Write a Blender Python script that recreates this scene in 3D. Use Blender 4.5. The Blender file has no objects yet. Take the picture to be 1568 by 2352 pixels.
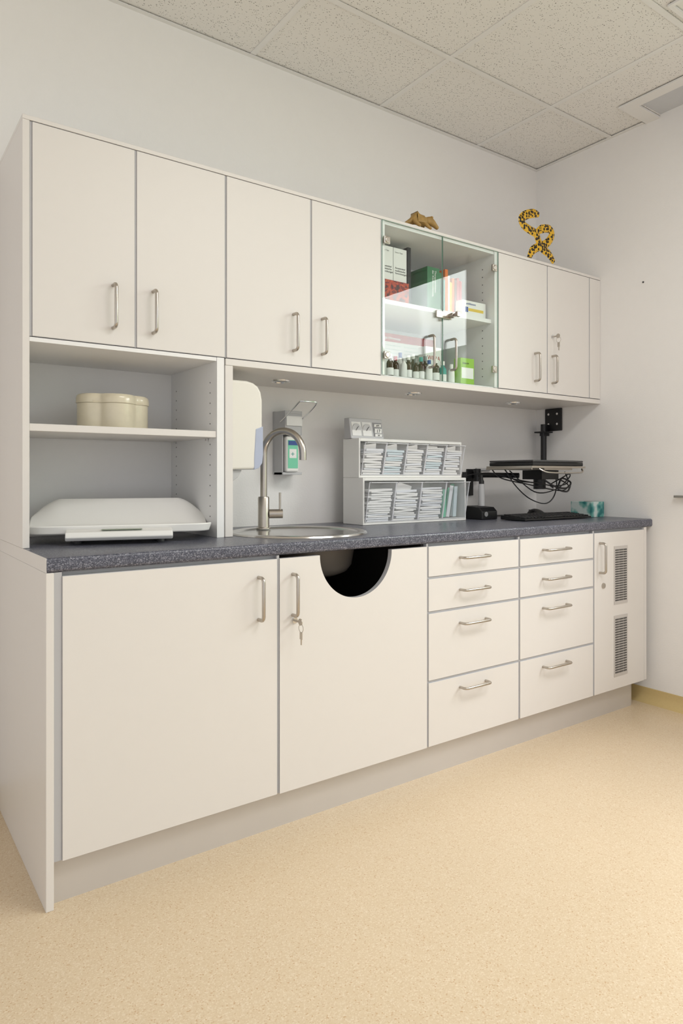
import bpy, bmesh, math, random
from mathutils import Vector, Matrix
random.seed(7)
SC=bpy.context.scene
COL=bpy.context.collection
def lin(c):
    r=[]
    for v in c:
        v/=255.0
        r.append(v/12.92 if v<=.04045 else ((v+.055)/1.055)**2.4)
    return (r[0],r[1],r[2],1)
# ------------------------------------------------------------ materials
def newmat(name):
    m=bpy.data.materials.new(name);m.use_nodes=True
    nt=m.node_tree;b=nt.nodes['Principled BSDF'];return m,nt,b
def mat(name,col,rough=.5,metal=0,var=.03,scale=30,bump=0,bscale=300,spec=.5,coat=0):
    m,nt,b=newmat(name);N=nt.nodes;L=nt.links
    tc=N.new('ShaderNodeTexCoord');no=N.new('ShaderNodeTexNoise');no.inputs['Scale'].default_value=scale
    L.new(tc.outputs['Object'],no.inputs['Vector'])
    mr=N.new('ShaderNodeMapRange');mr.inputs[3].default_value=1-var;mr.inputs[4].default_value=1+var
    L.new(no.outputs['Fac'],mr.inputs[0])
    mx=N.new('ShaderNodeVectorMath');mx.operation='SCALE';mx.inputs[0].default_value=lin(col)[:3]
    L.new(mr.outputs[0],mx.inputs['Scale']);L.new(mx.outputs[0],b.inputs['Base Color'])
    b.inputs['Roughness'].default_value=rough;b.inputs['Metallic'].default_value=metal
    b.inputs['Specular IOR Level'].default_value=spec
    b.inputs['Coat Weight'].default_value=coat
    if bump:
        n2=N.new('ShaderNodeTexNoise');n2.inputs['Scale'].default_value=bscale
        L.new(tc.outputs['Object'],n2.inputs['Vector'])
        bp=N.new('ShaderNodeBump');bp.inputs['Strength'].default_value=bump;bp.inputs['Distance'].default_value=.002
        L.new(n2.outputs['Fac'],bp.inputs['Height']);L.new(bp.outputs[0],b.inputs['Normal'])
    return m
def ramp(nt,stops,interp='LINEAR'):
    r=nt.nodes.new('ShaderNodeValToRGB');cr=r.color_ramp;cr.interpolation=interp
    cr.elements[0].position=stops[0][0];cr.elements[0].color=stops[0][1]
    cr.elements[1].position=stops[-1][0];cr.elements[1].color=stops[-1][1]
    for p,c in stops[1:-1]:
        e=cr.elements.new(p);e.color=c
    return r
M={}
M['wall']=mat('wall_paint',(241,239,237),.9,bump=.3,bscale=160,var=.01,spec=.2)
M['white']=mat('cabinet_laminate',(226,222,218),.42,bump=.04,bscale=900,var=.008,spec=.4)
M['edge']=mat('cabinet_edge_band',(190,190,193),.45,var=.01)
M['inner']=mat('cabinet_inner_white',(238,238,238),.55,var=.01)
M['gap']=mat('cabinet_carcass_edge',(184,184,187),.6,var=.01)
M['steel']=mat('brushed_steel',(190,183,174),.3,1,var=.05,scale=120)
M['sink']=mat('polished_sink_steel',(208,206,204),.2,1,var=.03,scale=50)
M['chrome']=mat('chrome',(225,225,225),.12,1,var=.01)
M['alu']=mat('plinth_aluminium',(208,204,201),.42,.40,var=.03,scale=8)
M['blk']=mat('black_plastic',(22,22,24),.4,var=.1)
M['dark']=mat('painted_interior_shade',(62,57,53),.6)  # shade inside the sink cabinet, put into the colour
M['bowl']=mat('sink_underside_coating',(104,98,93),.45)
M['plast']=mat('white_plastic',(238,237,234),.35,var=.01)
M['cream']=mat('dispenser_cream_plastic',(230,227,219),.35,var=.01)
M['ceram']=mat('cream_glaze',(212,203,180),.28,var=.06,scale=60,coat=.4)
M['bluegrey']=mat('blue_grey_plastic',(176,184,206),.3)
M['grey']=mat('grey_plastic',(140,140,142),.45)
M['slot']=mat('vent_slot_grey',(84,82,80),.45)
M['panelgrey']=mat('recess_grey',(205,207,211),.6)
M['lgrey']=mat('light_grey_plastic',(190,190,192),.45)
M['dgrey']=mat('dark_grey',(70,70,72),.5)
M['paper']=mat('paper_white',(236,236,234),.7)
M['green']=mat('green_cover',(16,104,56),.45)
M['mint']=mat('mint_label',(120,205,170),.5)
M['teal']=mat('teal_print',(70,160,150),.5)
M['lime']=mat('lime_print',(140,190,40),.5)
M['red']=mat('red_print',(172,26,32),.5)
M['orange']=mat('orange_cover',(222,110,24),.5)
M['yellow']=mat('yellow_cover',(222,190,60),.5)
M['brown']=mat('brown_cover',(120,66,40),.5)
M['blue']=mat('blue_print',(50,80,150),.5)
M['ink']=mat('ink',(30,30,34),.6)
M['amber']=mat('amber_bottle_glass',(62,32,18),.15)
M['wood']=mat('carved_wood',(156,124,66),.5,var=.45,scale=60)
M['gglass']=mat('glass_edge_green',(130,165,150),.2)
M['lcd']=mat('lcd_panel',(150,160,140),.3)
M['rim']=mat('clear_plastic_rim',(222,223,228),.2)
M['paper2']=mat('packet_paper',(230,233,238),.55)
M['bluish']=mat('packet_pale_blue',(208,224,230),.4)
def tmix(name,tint,dif,dfac,f0=.045,rough=.03):
    m=bpy.data.materials.new(name);m.use_nodes=True;nt=m.node_tree;N=nt.nodes;L=nt.links;N.clear()
    t=N.new('ShaderNodeBsdfTransparent');t.inputs[0].default_value=tint
    d=N.new('ShaderNodeBsdfDiffuse');d.inputs[0].default_value=dif
    g=N.new('ShaderNodeBsdfGlossy');g.inputs['Roughness'].default_value=rough;g.inputs[0].default_value=(1,1,1,1)
    m1=N.new('ShaderNodeMixShader');m1.inputs[0].default_value=dfac
    L.new(t.outputs[0],m1.inputs[1]);L.new(d.outputs[0],m1.inputs[2])
    m2=N.new('ShaderNodeMixShader')
    lw=N.new('ShaderNodeLayerWeight');lw.inputs[0].default_value=.5
    p=N.new('ShaderNodeMath');p.operation='POWER';p.inputs[1].default_value=5;L.new(lw.outputs['Facing'],p.inputs[0])
    a=N.new('ShaderNodeMath');a.operation='MULTIPLY_ADD';a.inputs[1].default_value=1-f0;a.inputs[2].default_value=f0;L.new(p.outputs[0],a.inputs[0])
    L.new(a.outputs[0],m2.inputs[0])
    L.new(m1.outputs[0],m2.inputs[1]);L.new(g.outputs[0],m2.inputs[2])
    o=N.new('ShaderNodeOutputMaterial');L.new(m2.outputs[0],o.inputs[0]);return m
M['glass']=tmix('clear_glass',(.97,.99,.98,1),(.8,.85,.82,1),.0,f0=.024,rough=.01)
M['clear']=tmix('clear_plastic',(.97,.97,.98,1),(.93,.94,.96,1),.10,rough=.1)
m,nt,b=newmat('red_pattern_print');N=nt.nodes;L=nt.links
tc=N.new('ShaderNodeTexCoord');n=N.new('ShaderNodeTexNoise');n.inputs['Scale'].default_value=55;L.new(tc.outputs['Object'],n.inputs['Vector'])
r=ramp(nt,[(.35,lin((60,18,20))),(.48,lin((150,30,28))),(.56,lin((205,80,30))),(.62,lin((120,20,24)))]);L.new(n.outputs['Fac'],r.inputs[0])
L.new(r.outputs[0],b.inputs['Base Color']);M['redpat']=m
# worktop
m,nt,b=newmat('worktop_speckled');N=nt.nodes;L=nt.links
tc=N.new('ShaderNodeTexCoord')
v=N.new('ShaderNodeTexVoronoi');v.inputs['Scale'].default_value=420;L.new(tc.outputs['Object'],v.inputs['Vector'])
sx=N.new('ShaderNodeSeparateColor');L.new(v.outputs['Color'],sx.inputs[0])
r=ramp(nt,[(0,lin((60,62,74))),(.45,lin((80,82,95))),(.8,lin((104,105,118))),(.95,lin((142,142,152)))]);L.new(sx.outputs[0],r.inputs[0])
L.new(r.outputs[0],b.inputs['Base Color']);b.inputs['Roughness'].default_value=.3
M['worktop']=m
# floor
m,nt,b=newmat('floor_vinyl');N=nt.nodes;L=nt.links
tc=N.new('ShaderNodeTexCoord')
v=N.new('ShaderNodeTexVoronoi');v.inputs['Scale'].default_value=380;L.new(tc.outputs['Object'],v.inputs['Vector'])
sx=N.new('ShaderNodeSeparateColor');L.new(v.outputs['Color'],sx.inputs[0])
r=ramp(nt,[(0,lin((196,163,126))),(.07,lin((212,190,159))),(.7,lin((216,196,166))),(1,lin((225,208,183)))]);L.new(sx.outputs[0],r.inputs[0])
n=N.new('ShaderNodeTexNoise');n.inputs['Scale'].default_value=3;L.new(tc.outputs['Object'],n.inputs['Vector'])
mr=N.new('ShaderNodeMapRange');mr.inputs[3].default_value=.97;mr.inputs[4].default_value=1.03;L.new(n.outputs['Fac'],mr.inputs[0])
mx=N.new('ShaderNodeVectorMath');mx.operation='SCALE';L.new(r.outputs[0],mx.inputs[0]);L.new(mr.outputs[0],mx.inputs['Scale'])
L.new(mx.outputs[0],b.inputs['Base Color']);b.inputs['Roughness'].default_value=.34
M['floor']=m
M['cove']=mat('cove_vinyl',(206,182,128),.5,var=.05,scale=120)
# ceiling tiles
m,nt,b=newmat('ceiling_mineral_tile');N=nt.nodes;L=nt.links
tc=N.new('ShaderNodeTexCoord')
mp=N.new('ShaderNodeMapping');mp.inputs['Scale'].default_value=(1,1.6,1);mp.inputs['Rotation'].default_value=(0,0,.5);L.new(tc.outputs['Object'],mp.inputs[0])
v=N.new('ShaderNodeTexVoronoi');v.inputs['Scale'].default_value=125;L.new(mp.outputs[0],v.inputs['Vector'])
sx=N.new('ShaderNodeSeparateColor');L.new(v.outputs['Color'],sx.inputs[0])
mul=N.new('ShaderNodeMath');mul.operation='MULTIPLY';mul.inputs[1].default_value=.34;L.new(sx.outputs[0],mul.inputs[0])
lt=N.new('ShaderNodeMath');lt.operation='LESS_THAN';L.new(v.outputs['Distance'],lt.inputs[0]);L.new(mul.outputs[0],lt.inputs[1])
mc=N.new('ShaderNodeMix');mc.data_type='RGBA';mc.inputs[6].default_value=lin((233,231,227));mc.inputs[7].default_value=lin((146,143,138))
L.new(lt.outputs[0],mc.inputs[0]);L.new(mc.outputs[2],b.inputs['Base Color']);b.inputs['Roughness'].default_value=.95
M['ceiling']=m
M['tbar']=mat('ceiling_grid_white',(232,231,229),.6,var=.01)
# leopard
m,nt,b=newmat('leopard_print');N=nt.nodes;L=nt.links
tc=N.new('ShaderNodeTexCoord')
v=N.new('ShaderNodeTexVoronoi');v.inputs['Scale'].default_value=72;v.inputs['Randomness'].default_value=.6;L.new(tc.outputs['Object'],v.inputs['Vector'])
r=ramp(nt,[(0,lin((110,68,20))),(.16,lin((20,15,12))),(.5,lin((224,176,40)))],'CONSTANT');L.new(v.outputs['Distance'],r.inputs[0])
L.new(r.outputs[0],b.inputs['Base Color']);b.inputs['Roughness'].default_value=.45
M['leopard']=m
# tissue box print
m,nt,b=newmat('tissue_box_print');N=nt.nodes;L=nt.links
tc=N.new('ShaderNodeTexCoord');n=N.new('ShaderNodeTexNoise');n.inputs['Scale'].default_value=16;L.new(tc.outputs['Object'],n.inputs['Vector'])
r=ramp(nt,[(.42,lin((205,218,214))),(.5,lin((110,172,164))),(.6,lin((40,118,118)))]);L.new(n.outputs['Fac'],r.inputs[0])
L.new(r.outputs[0],b.inputs['Base Color']);M['tissue']=m
# foliage backdrop, daylight on the leaves put in as emission
m=bpy.data.materials.new('glowing_foliage');m.use_nodes=True;nt=m.node_tree;N=nt.nodes;L=nt.links;N.clear()
tc=N.new('ShaderNodeTexCoord');n=N.new('ShaderNodeTexNoise');n.inputs['Scale'].default_value=2.2;n.inputs['Detail'].default_value=9;L.new(tc.outputs['Object'],n.inputs['Vector'])
r=ramp(nt,[(.40,lin((50,70,44))),(.52,lin((130,152,116))),(.64,lin((235,240,235)))]);L.new(n.outputs['Fac'],r.inputs[0])
e=N.new('ShaderNodeEmission');e.inputs[1].default_value=4.5;L.new(r.outputs[0],e.inputs[0])
o=N.new('ShaderNodeOutputMaterial');L.new(e.outputs[0],o.inputs[0]);M['foliage']=m
# ------------------------------------------------------------ geometry helpers
W={}
def link(o,parent,wl):
    COL.objects.link(o);W[o]=Vector(wl)
    if parent is not None:
        o.parent=parent;o.location=Vector(wl)-W[parent]
    else: o.location=wl
def empty(name,loc,label,cat,group=None):
    o=bpy.data.objects.new(name,None);o.empty_display_size=.05;link(o,None,Vector(loc))
    o['label']=label;o['category']=cat
    if group:o['group']=group
    return o
def fin(name,bm,mats,parent=None,bevel=0,smooth=False,label=None,cat=None,group=None,kind=None,seg=2):
    bm.normal_update()
    xs=[v.co for v in bm.verts]
    lo=Vector((min(c[i] for c in xs) for i in range(3)));hi=Vector((max(c[i] for c in xs) for i in range(3)))
    c=(lo+hi)/2;c.z=lo.z
    for v in bm.verts:v.co-=c
    if smooth:
        for f in bm.faces:f.smooth=True
        for e in bm.edges:
            if len(e.link_faces)==2 and e.calc_face_angle(0)>math.radians(38):e.smooth=False
    me=bpy.data.meshes.new(name);bm.to_mesh(me);bm.free()
    if not isinstance(mats,(list,tuple)):mats=[mats]
    for m in mats:me.materials.append(M[m] if isinstance(m,str) else m)
    o=bpy.data.objects.new(name,me);link(o,parent,c)
    if bevel:
        md=o.modifiers.new('Bevel','BEVEL');md.width=bevel;md.segments=seg;md.limit_method='ANGLE';md.angle_limit=math.radians(40)
    if label:o['label']=label
    if cat:o['category']=cat
    if group:o['group']=group
    if kind:o['kind']=kind
    return o
def B(bm,x0,x1,y0,y1,z0,z1,mi=0,rot=None,side=None):
    vs=[bm.verts.new((x,y,z)) for x in(x0,x1) for y in(y0,y1) for z in(z0,z1)]
    if rot:
        c=Vector(((x0+x1)/2,(y0+y1)/2,(z0+z1)/2))
        for v in vs:v.co=rot@(v.co-c)+c
    fs=[]
    for q in((0,1,3,2),(4,6,7,5),(0,4,5,1),(2,3,7,6),(0,2,6,4),(1,5,7,3)):
        f=bm.faces.new([vs[i] for i in q]);f.material_index=mi;fs.append(f)
    if side is not None:
        for i,f in enumerate(fs):
            if i in(0,1,4,5):f.material_index=side
    return fs
def prism(bm,poly,a0,a1,axis='y',mi=0,side=None):
    def P(p,a):
        if axis=='y':return(p[0],a,p[1])
        if axis=='z':return(p[0],p[1],a)
        return(a,p[0],p[1])
    A=[bm.verts.new(P(p,a0)) for p in poly];C=[bm.verts.new(P(p,a1)) for p in poly]
    fs=[bm.faces.new(A),bm.faces.new(C[::-1])]
    for f in fs:f.material_index=mi
    n=len(poly)
    for i in range(n):
        f=bm.faces.new((A[i],C[i],C[(i+1)%n],A[(i+1)%n]));f.material_index=mi if side is None else side
    bmesh.ops.recalc_face_normals(bm,faces=bm.faces)
def sweep(bm,path,r,n=10,mi=0,flat=None):
    path=[Vector(p) for p in path];rr=r if isinstance(r,(list,tuple)) else [r]*len(path)
    rings=[];nn=None
    for i,p in enumerate(path):
        if i==0:t=path[1]-p
        elif i==len(path)-1:t=p-path[i-1]
        else:t=(path[i+1]-p).normalized()+(p-path[i-1]).normalized()
        t.normalize()
        if nn is None:
            a=Vector((0,1,0)) if flat else (Vector((0,0,1)) if abs(t.z)<.9 else Vector((1,0,0)))
            nn=(a-t*a.dot(t)).normalized()
        else:
            nn=(nn-t*nn.dot(t)).normalized()
        bb=t.cross(nn);fl=flat if flat else 1
        rings.append([bm.verts.new(p+(nn*math.cos(k*2*math.pi/n)*fl+bb*math.sin(k*2*math.pi/n))*rr[i]) for k in range(n)])
    fs=[]
    for i in range(len(rings)-1):
        for k in range(n):
            fs.append(bm.faces.new((rings[i][k],rings[i][(k+1)%n],rings[i+1][(k+1)%n],rings[i+1][k])))
    fs.append(bm.faces.new(rings[0][::-1]));fs.append(bm.faces.new(rings[-1]))
    for f in fs:f.material_index=mi
    bmesh.ops.recalc_face_normals(bm,faces=fs)
def lathe(bm,prof,c,n=40,mi=0,axis='z'):
    rings=[]
    for (r,z) in prof:
        ring=[]
        for k in range(n):
            a=2*math.pi*k/n
            if axis=='z':p=(c[0]+r*math.cos(a),c[1]+r*math.sin(a),c[2]+z)
            elif axis=='y':p=(c[0]+r*math.cos(a),c[1]+z,c[2]+r*math.sin(a))
            else:p=(c[0]+z,c[1]+r*math.cos(a),c[2]+r*math.sin(a))
            ring.append(bm.verts.new(p))
        rings.append(ring)
    fs=[]
    for i in range(len(rings)-1):
        for k in range(n):
            fs.append(bm.faces.new((rings[i][k],rings[i][(k+1)%n],rings[i+1][(k+1)%n],rings[i+1][k])))
    if prof[0][0]>1e-6:fs.append(bm.faces.new(rings[0][::-1]))
    if prof[-1][0]>1e-6:fs.append(bm.faces.new(rings[-1]))
    for f in fs:f.material_index=mi
    bmesh.ops.remove_doubles(bm,verts=[v for r in (rings[0],rings[-1]) for v in r],dist=1e-7)
    bmesh.ops.recalc_face_normals(bm,faces=bm.faces)
def spline(pts,n=8):
    pts=[Vector(p) for p in pts];out=[]
    for i in range(len(pts)-1):
        p0=pts[max(i-1,0)];p1=pts[i];p2=pts[i+1];p3=pts[min(i+2,len(pts)-1)]
        for k in range(n):
            t=k/n
            out.append(.5*((2*p1)+(p2-p0)*t+(2*p0-5*p1+4*p2-p3)*t*t+(3*p1-p0-3*p2+p3)*t**3))
    out.append(pts[-1]);return out
def box(name,x0,x1,y0,y1,z0,z1,m,parent=None,bevel=0,**k):
    bm=bmesh.new();B(bm,x0,x1,y0,y1,z0,z1);return fin(name,bm,m,parent,bevel,**k)
def text(body,size,loc,m,parent,face='-y',name='printed_text',ax='LEFT',stretch=1):
    c=bpy.data.curves.new('txt','FONT');c.body=body;c.size=size;c.align_x=ax;c.extrude=.0002;c.resolution_u=3
    t=bpy.data.objects.new('txt',c);COL.objects.link(t);bpy.context.view_layer.update()
    me=bpy.data.meshes.new_from_object(t.evaluated_get(bpy.context.evaluated_depsgraph_get()))
    bpy.data.objects.remove(t);bpy.data.curves.remove(c)
    R=Matrix.Rotation(math.radians(90),4,'X')
    if face=='-x':R=Matrix.Rotation(math.radians(-90),4,'Z')@R
    if face=='spine':R=R@Matrix.Rotation(math.radians(-90),4,'Z')
    me.transform(R@Matrix.Diagonal((stretch,1,1,1)));me.materials.clear();me.materials.append(M[m])
    o=bpy.data.objects.new(name,me);link(o,parent,loc);return o
# ------------------------------------------------------------ room
XR=2.97;YB=2.363;H=2.6603
def S(o):o['kind']='structure';return o
S(box('floor',-2.2,XR+.1,-2.4,YB+.1,-.05,0,'floor'))
S(box('wall_back',-2.2,XR+.1,YB,YB+.1,0,2.75,'wall'))
bm=bmesh.new()
wy0,wy1,wz0,wz1=-1.7,1.12,.95,2.35
B(bm,XR,XR+.1,wy1,YB,0,2.75);B(bm,XR,XR+.1,-2.4,wy0,0,2.75);B(bm,XR,XR+.1,wy0,wy1,0,wz0);B(bm,XR,XR+.1,wy0,wy1,wz1,2.75)
S(fin('wall_right',bm,'wall'))
bm=bmesh.new()
for (a,b_,c_,d_) in((wy0,wy1,wz0,wz0+.06),(wy0,wy1,wz1-.06,wz1)):B(bm,XR+.02,XR+.08,a,b_,c_,d_)
for y in(wy0,-.35,wy1-.06):B(bm,XR+.02,XR+.08,y,y+.06,wz0,wz1)
S(fin('window_1',bm,'plast'))
bm=bmesh.new();B(bm,4.6,4.62,-4,3.5,-.3,3.6)  # flat sheet that glows, lights the room and shows in the glass
o=fin('foliage_backdrop',bm,'foliage',label='glowing backdrop of green garden foliage outside the window',cat='hedge',kind='stuff')
bm=bmesh.new()
hx=2.800;hy0,hy1=.9,1.675
B(bm,-2.2,hx,-2.4,YB,H,H+.02);B(bm,hx,XR,hy1,YB,H,H+.02);B(bm,hx,XR,-2.4,hy0,H,H+.02)
S(fin('ceiling',bm,'ceiling'))
n=1
def trim(x0,x1,y0,y1,z0,z1,m='tbar'):
    global n
    S(box('trim_%d'%n,x0,x1,y0,y1,z0,z1,m));n+=1
for x in(-1.24,-.615,.01,.635,1.26,1.897,2.51):trim(x-.011,x+.011,-2.4,YB,H-.003,H-.0005)
for y in(-1.83,-1.205,-.58,.045,.67,1.295,1.9197):
    trim(-2.2,hx-.05 if y==1.295 else XR,y-.011,y+.011,H-.0045,H-.0032)
trim(-2.2,XR,YB-.018,YB,H-.007,H-.0046);trim(XR-.018,XR,1.75,YB-.018,H-.007,H-.0046)
trim(hx-.055,XR,hy1,hy1+.065,H-.012,H-.0046);trim(hx-.055,hx,hy0,hy1,H-.012,H-.0046)
trim(hx,XR,hy0,hy1,H+.004,H+.012,'panelgrey')
bm=bmesh.new()
prof=[(XR,0),(XR-.045,0),(XR-.028,.006),(XR-.014,.018),(XR-.007,.036),(XR-.005,.06),(XR,.06)]
prism(bm,prof,-2.4,YB,'y');S(fin('baseboard_right',bm,'cove',smooth=True))
bm=bmesh.new();prof=[(YB,0),(YB-.045,0),(YB-.028,.006),(YB-.014,.018),(YB-.007,.036),(YB-.005,.06),(YB,.06)]
prism(bm,prof,-2.2,.368,'x');S(fin('baseboard_back',bm,'cove',smooth=True))
# ceiling luminaire
lum=empty('ceiling_lamp',(2.6,.65,H-.03),'recessed white louvre ceiling luminaire with metal slats','lamp')
bm=bmesh.new()
B(bm,2.29,2.305,.06,1.265,H-.012,H-.0046);B(bm,2.875,2.89,.06,1.265,H-.012,H-.0046);B(bm,2.305,2.875,1.25,1.265,H-.012,H-.0046);B(bm,2.305,2.875,.06,.075,H-.012,H-.0046)
fin('housing',bm,'tbar',lum)
bm=bmesh.new()
for i in range(22):B(bm,2.305,2.875,.10+i*.052,.104+i*.052,H-.011,H-.0047)
for i in range(3):B(bm,2.44+i*.14,2.445+i*.14,.08,1.245,H-.0115,H-.0048)
fin('louvre',bm,'grey',lum)
# ------------------------------------------------------------ handles
def vhandle(parent,x,z0,z1,yd,proj=.03,r=.0052,m='steel',label=None):
    bm=bmesh.new();y=yd-proj;c=.012
    path=[(x,yd,z0+r),(x,y+c,z0+r)]
    for a in(30,60):
        path.append((x,y+c-c*math.sin(math.radians(a)),z0+r+c*(1-math.cos(math.radians(a)))))
    path.append((x,y,z0+r+c));path.append((x,y,z1-r-c))
    for a in(60,30):
        path.append((x,y+c-c*math.sin(math.radians(a)),z1-r-c*(1-math.cos(math.radians(a)))))
    path+=[(x,y+c,z1-r),(x,yd,z1-r)]
    sweep(bm,path,r,12);fin('handle',bm,m,parent,smooth=True,label='brushed steel bow handle')
def hhandle(parent,x0,x1,z,yd,proj=.03,r=.0048):
    bm=bmesh.new();y=yd-proj;c=.012
    path=[(x0+r,yd,z),(x0+r,y+c,z)]
    for a in(30,60):path.append((x0+r+c*(1-math.cos(math.radians(a))),y+c-c*math.sin(math.radians(a)),z))
    path+=[(x0+r+c,y,z),(x1-r-c,y,z)]
    for a in(60,30):path.append((x1-r-c*(1-math.cos(math.radians(a))),y+c-c*math.sin(math.radians(a)),z))
    path+=[(x1-r,y+c,z),(x1-r,yd,z)]
    sweep(bm,path,r,12);fin('handle',bm,'steel',parent,smooth=True,label='brushed steel bow handle')
def key(parent,x,z,yd):
    bm=bmesh.new()
    lathe(bm,[(.0,-.004),(.009,-.004),(.009,0)],(x,yd,z),20,axis='y')
    fin('lock',bm,'chrome',parent,smooth=True)
    bm=bmesh.new()
    B(bm,x-.0015,x+.0015,yd-.03,yd-.004,z-.003,z+.003)
    lathe(bm,[(.0,-.0012),(.010,-.0012),(.010,.0012),(.0,.0012)],(x,yd-.032,z),18,axis='x')
    ring=[(x+.001,yd-.034+.012*math.sin(a*math.pi/8),z-.018+.012*math.cos(a*math.pi/8)) for a in range(17)]
    sweep(bm,ring,.0009,6)
    B(bm,x+.000,x+.002,yd-.040,yd-.028,z-.05,z-.03)
    B(bm,x-.0003,x+.0022,yd-.037,yd-.033,z-.066,z-.05)
    fin('key',bm,'steel',parent,smooth=True)
YF=1.7133
def panel(name,x0,x1,z0,z1,y,parent,th=.018,label=None):
    bm=bmesh.new();B(bm,x0,x1,y,y+th,z0,z1,0,side=1)
    return fin(name,bm,['white','edge'],parent,bevel=.0012,seg=1,label=label)
def carcass(parent,x0,x1,y,ybk,z0,z1,xg=(),zg=(),m='gap'):
    # box body with slim front edges filling the joints between the fronts
    bm=bmesh.new();B(bm,x0,x1,y+.019,ybk,z0,z1)
    for a,b_ in xg:B(bm,a,b_,y+.0035,y+.0189,z0,z1)
    for a,b_,c_,d_ in zg:B(bm,a,b_,y+.0035,y+.0189,c_,d_)
    fin('body',bm,m,parent)
DZ0,DZ1=.1097,.7902
# ------------------------------------------------------------ base cabinets
cb=empty('cabinet',(.7,2.04,0),'white base cabinet with one wide door and full-height end panel','cabinet')
bm=bmesh.new();B(bm,.372,.390,YF,YB-.001,0,.7995,0)
fin('side_panel',bm,['white','edge'],cb,bevel=.001,seg=1)
carcass(cb,.3905,1.0025,YF,YB-.002,.112,.7995,[(.3905,.4085),(.9995,1.0025)])
d=panel('door',.409,.999,DZ0,DZ1,YF,cb);vhandle(d,.938,.617,.747,YF)
cb=empty('cabinet',(1.295,2.04,0),'white sink cabinet with semicircular waste opening in door','cabinet')
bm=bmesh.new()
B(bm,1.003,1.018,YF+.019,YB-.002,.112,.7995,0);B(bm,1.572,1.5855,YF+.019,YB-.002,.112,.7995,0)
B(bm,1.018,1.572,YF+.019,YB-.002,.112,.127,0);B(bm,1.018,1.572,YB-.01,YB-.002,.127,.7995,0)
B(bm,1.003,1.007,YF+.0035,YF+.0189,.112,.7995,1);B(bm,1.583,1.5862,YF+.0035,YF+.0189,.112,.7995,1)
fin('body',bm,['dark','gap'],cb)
bm=bmesh.new();cx,r_=1.2875,.1405
poly=[(1.0075,DZ0),(1.0075,DZ1),(cx-r_,DZ1)]
for i in range(1,40):
    a=math.pi+math.pi*i/40;poly.append((cx+r_*math.cos(a),DZ1+r_*math.sin(a)))
poly+=[(cx+r_,DZ1),(1.5825,DZ1),(1.5825,DZ0)]
prism(bm,poly,YF,YF+.018,'y',0,1);d=fin('door',bm,['white','edge'],cb)
vhandle(d,1.051,.617,.747,YF);key(d,1.0575,.606,YF)
wb=empty('added_waste_bin',(1.2875,2.0,.13),'dark waste bin added inside the sink cabinet to darken its opening','bin')
bm=bmesh.new();B(bm,1.10,1.48,1.80,2.25,.129,.60);fin('body',bm,'dark',wb,bevel=.02)  # dark box added so the view through the door opening stays dark
zs=[DZ0,.3305,.5655,.6835,DZ1]
def drawers(x0,x1,hx0,hx1,hz,bx0,bx1):
    cb=empty('cabinet',((x0+x1)/2,2.04,0),'white base cabinet with four drawers and steel handles','cabinet','drawer cabinets under the worktop')
    carcass(cb,bx0,bx1,YF,YB-.002,.112,.7995,[(bx0,x0-.0005),(x1+.0005,bx1)],[(x0,x1,z-.003,z+.003) for z in zs[1:4]])
    for i in range(4):
        d=panel('drawer',x0,x1,zs[i]+(.0035 if i else 0),zs[i+1]-(.0035 if i<3 else 0),YF,cb)
        hhandle(d,hx0,hx1,hz[i],YF)
drawers(1.5905,2.0505,1.734,1.874,[.288,.514,.631,.744],1.5865,2.0545)
drawers(2.0595,2.5215,2.188,2.344,[.286,.515,.629,.742],2.0555,2.5255)
cb=empty('cabinet',(2.72,2.04,0),'narrow white cabinet with steel ventilation grilles in its door','cabinet')
carcass(cb,2.526,2.9045,YF,YB-.002,.112,.7995,[(2.526,2.530)])
d=panel('door',2.5305,2.904,DZ0,DZ1,YF,cb);vhandle(d,2.566,.617,.752,YF)
bm=bmesh.new();lathe(bm,[(.0,-.005),(.011,-.005),(.012,0)],(2.592,YF,.565),24,axis='y');fin('lock',bm,'steel',d,smooth=True)
for z0,z1 in((.476,.727),(.164,.427)):
    bm=bmesh.new();x0,x1=2.669,2.771
    B(bm,x0,x1,YF-.002,YF,z0,z1,0)
    rows=22
    for i in range(rows):
        zz=z0+.012+(z1-z0-.024)*(i+.2)/rows;hh=(z1-z0-.024)/rows*.62
        for c0,c1 in((.008,.034),(.037,.065),(.068,.094)):
            B(bm,x0+c0,x0+c1,YF-.0028,YF-.002,zz,zz+hh,1)
    fin('vent_grille',bm,['alu','slot'],d)
bm=bmesh.new();B(bm,2.9055,2.924,YF,YB-.002,.112,.7995,0,side=0);fin('side_panel',bm,'white',cb,bevel=.001,seg=1)
# plinth
bm=bmesh.new()
poly=[(.3915,1.742),(2.84,1.742)]+[(2.84+.035*math.sin(a*math.pi/12),1.777-.035*math.cos(a*math.pi/12)) for a in range(1,7)]+[(2.875,2.30),(.3915,2.30)]
prism(bm,poly,.0,.1105,'z');fin('plinth',bm,'alu',smooth=True,label='satin metal plinth running under the base cabinets',cat='plinth')
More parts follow.
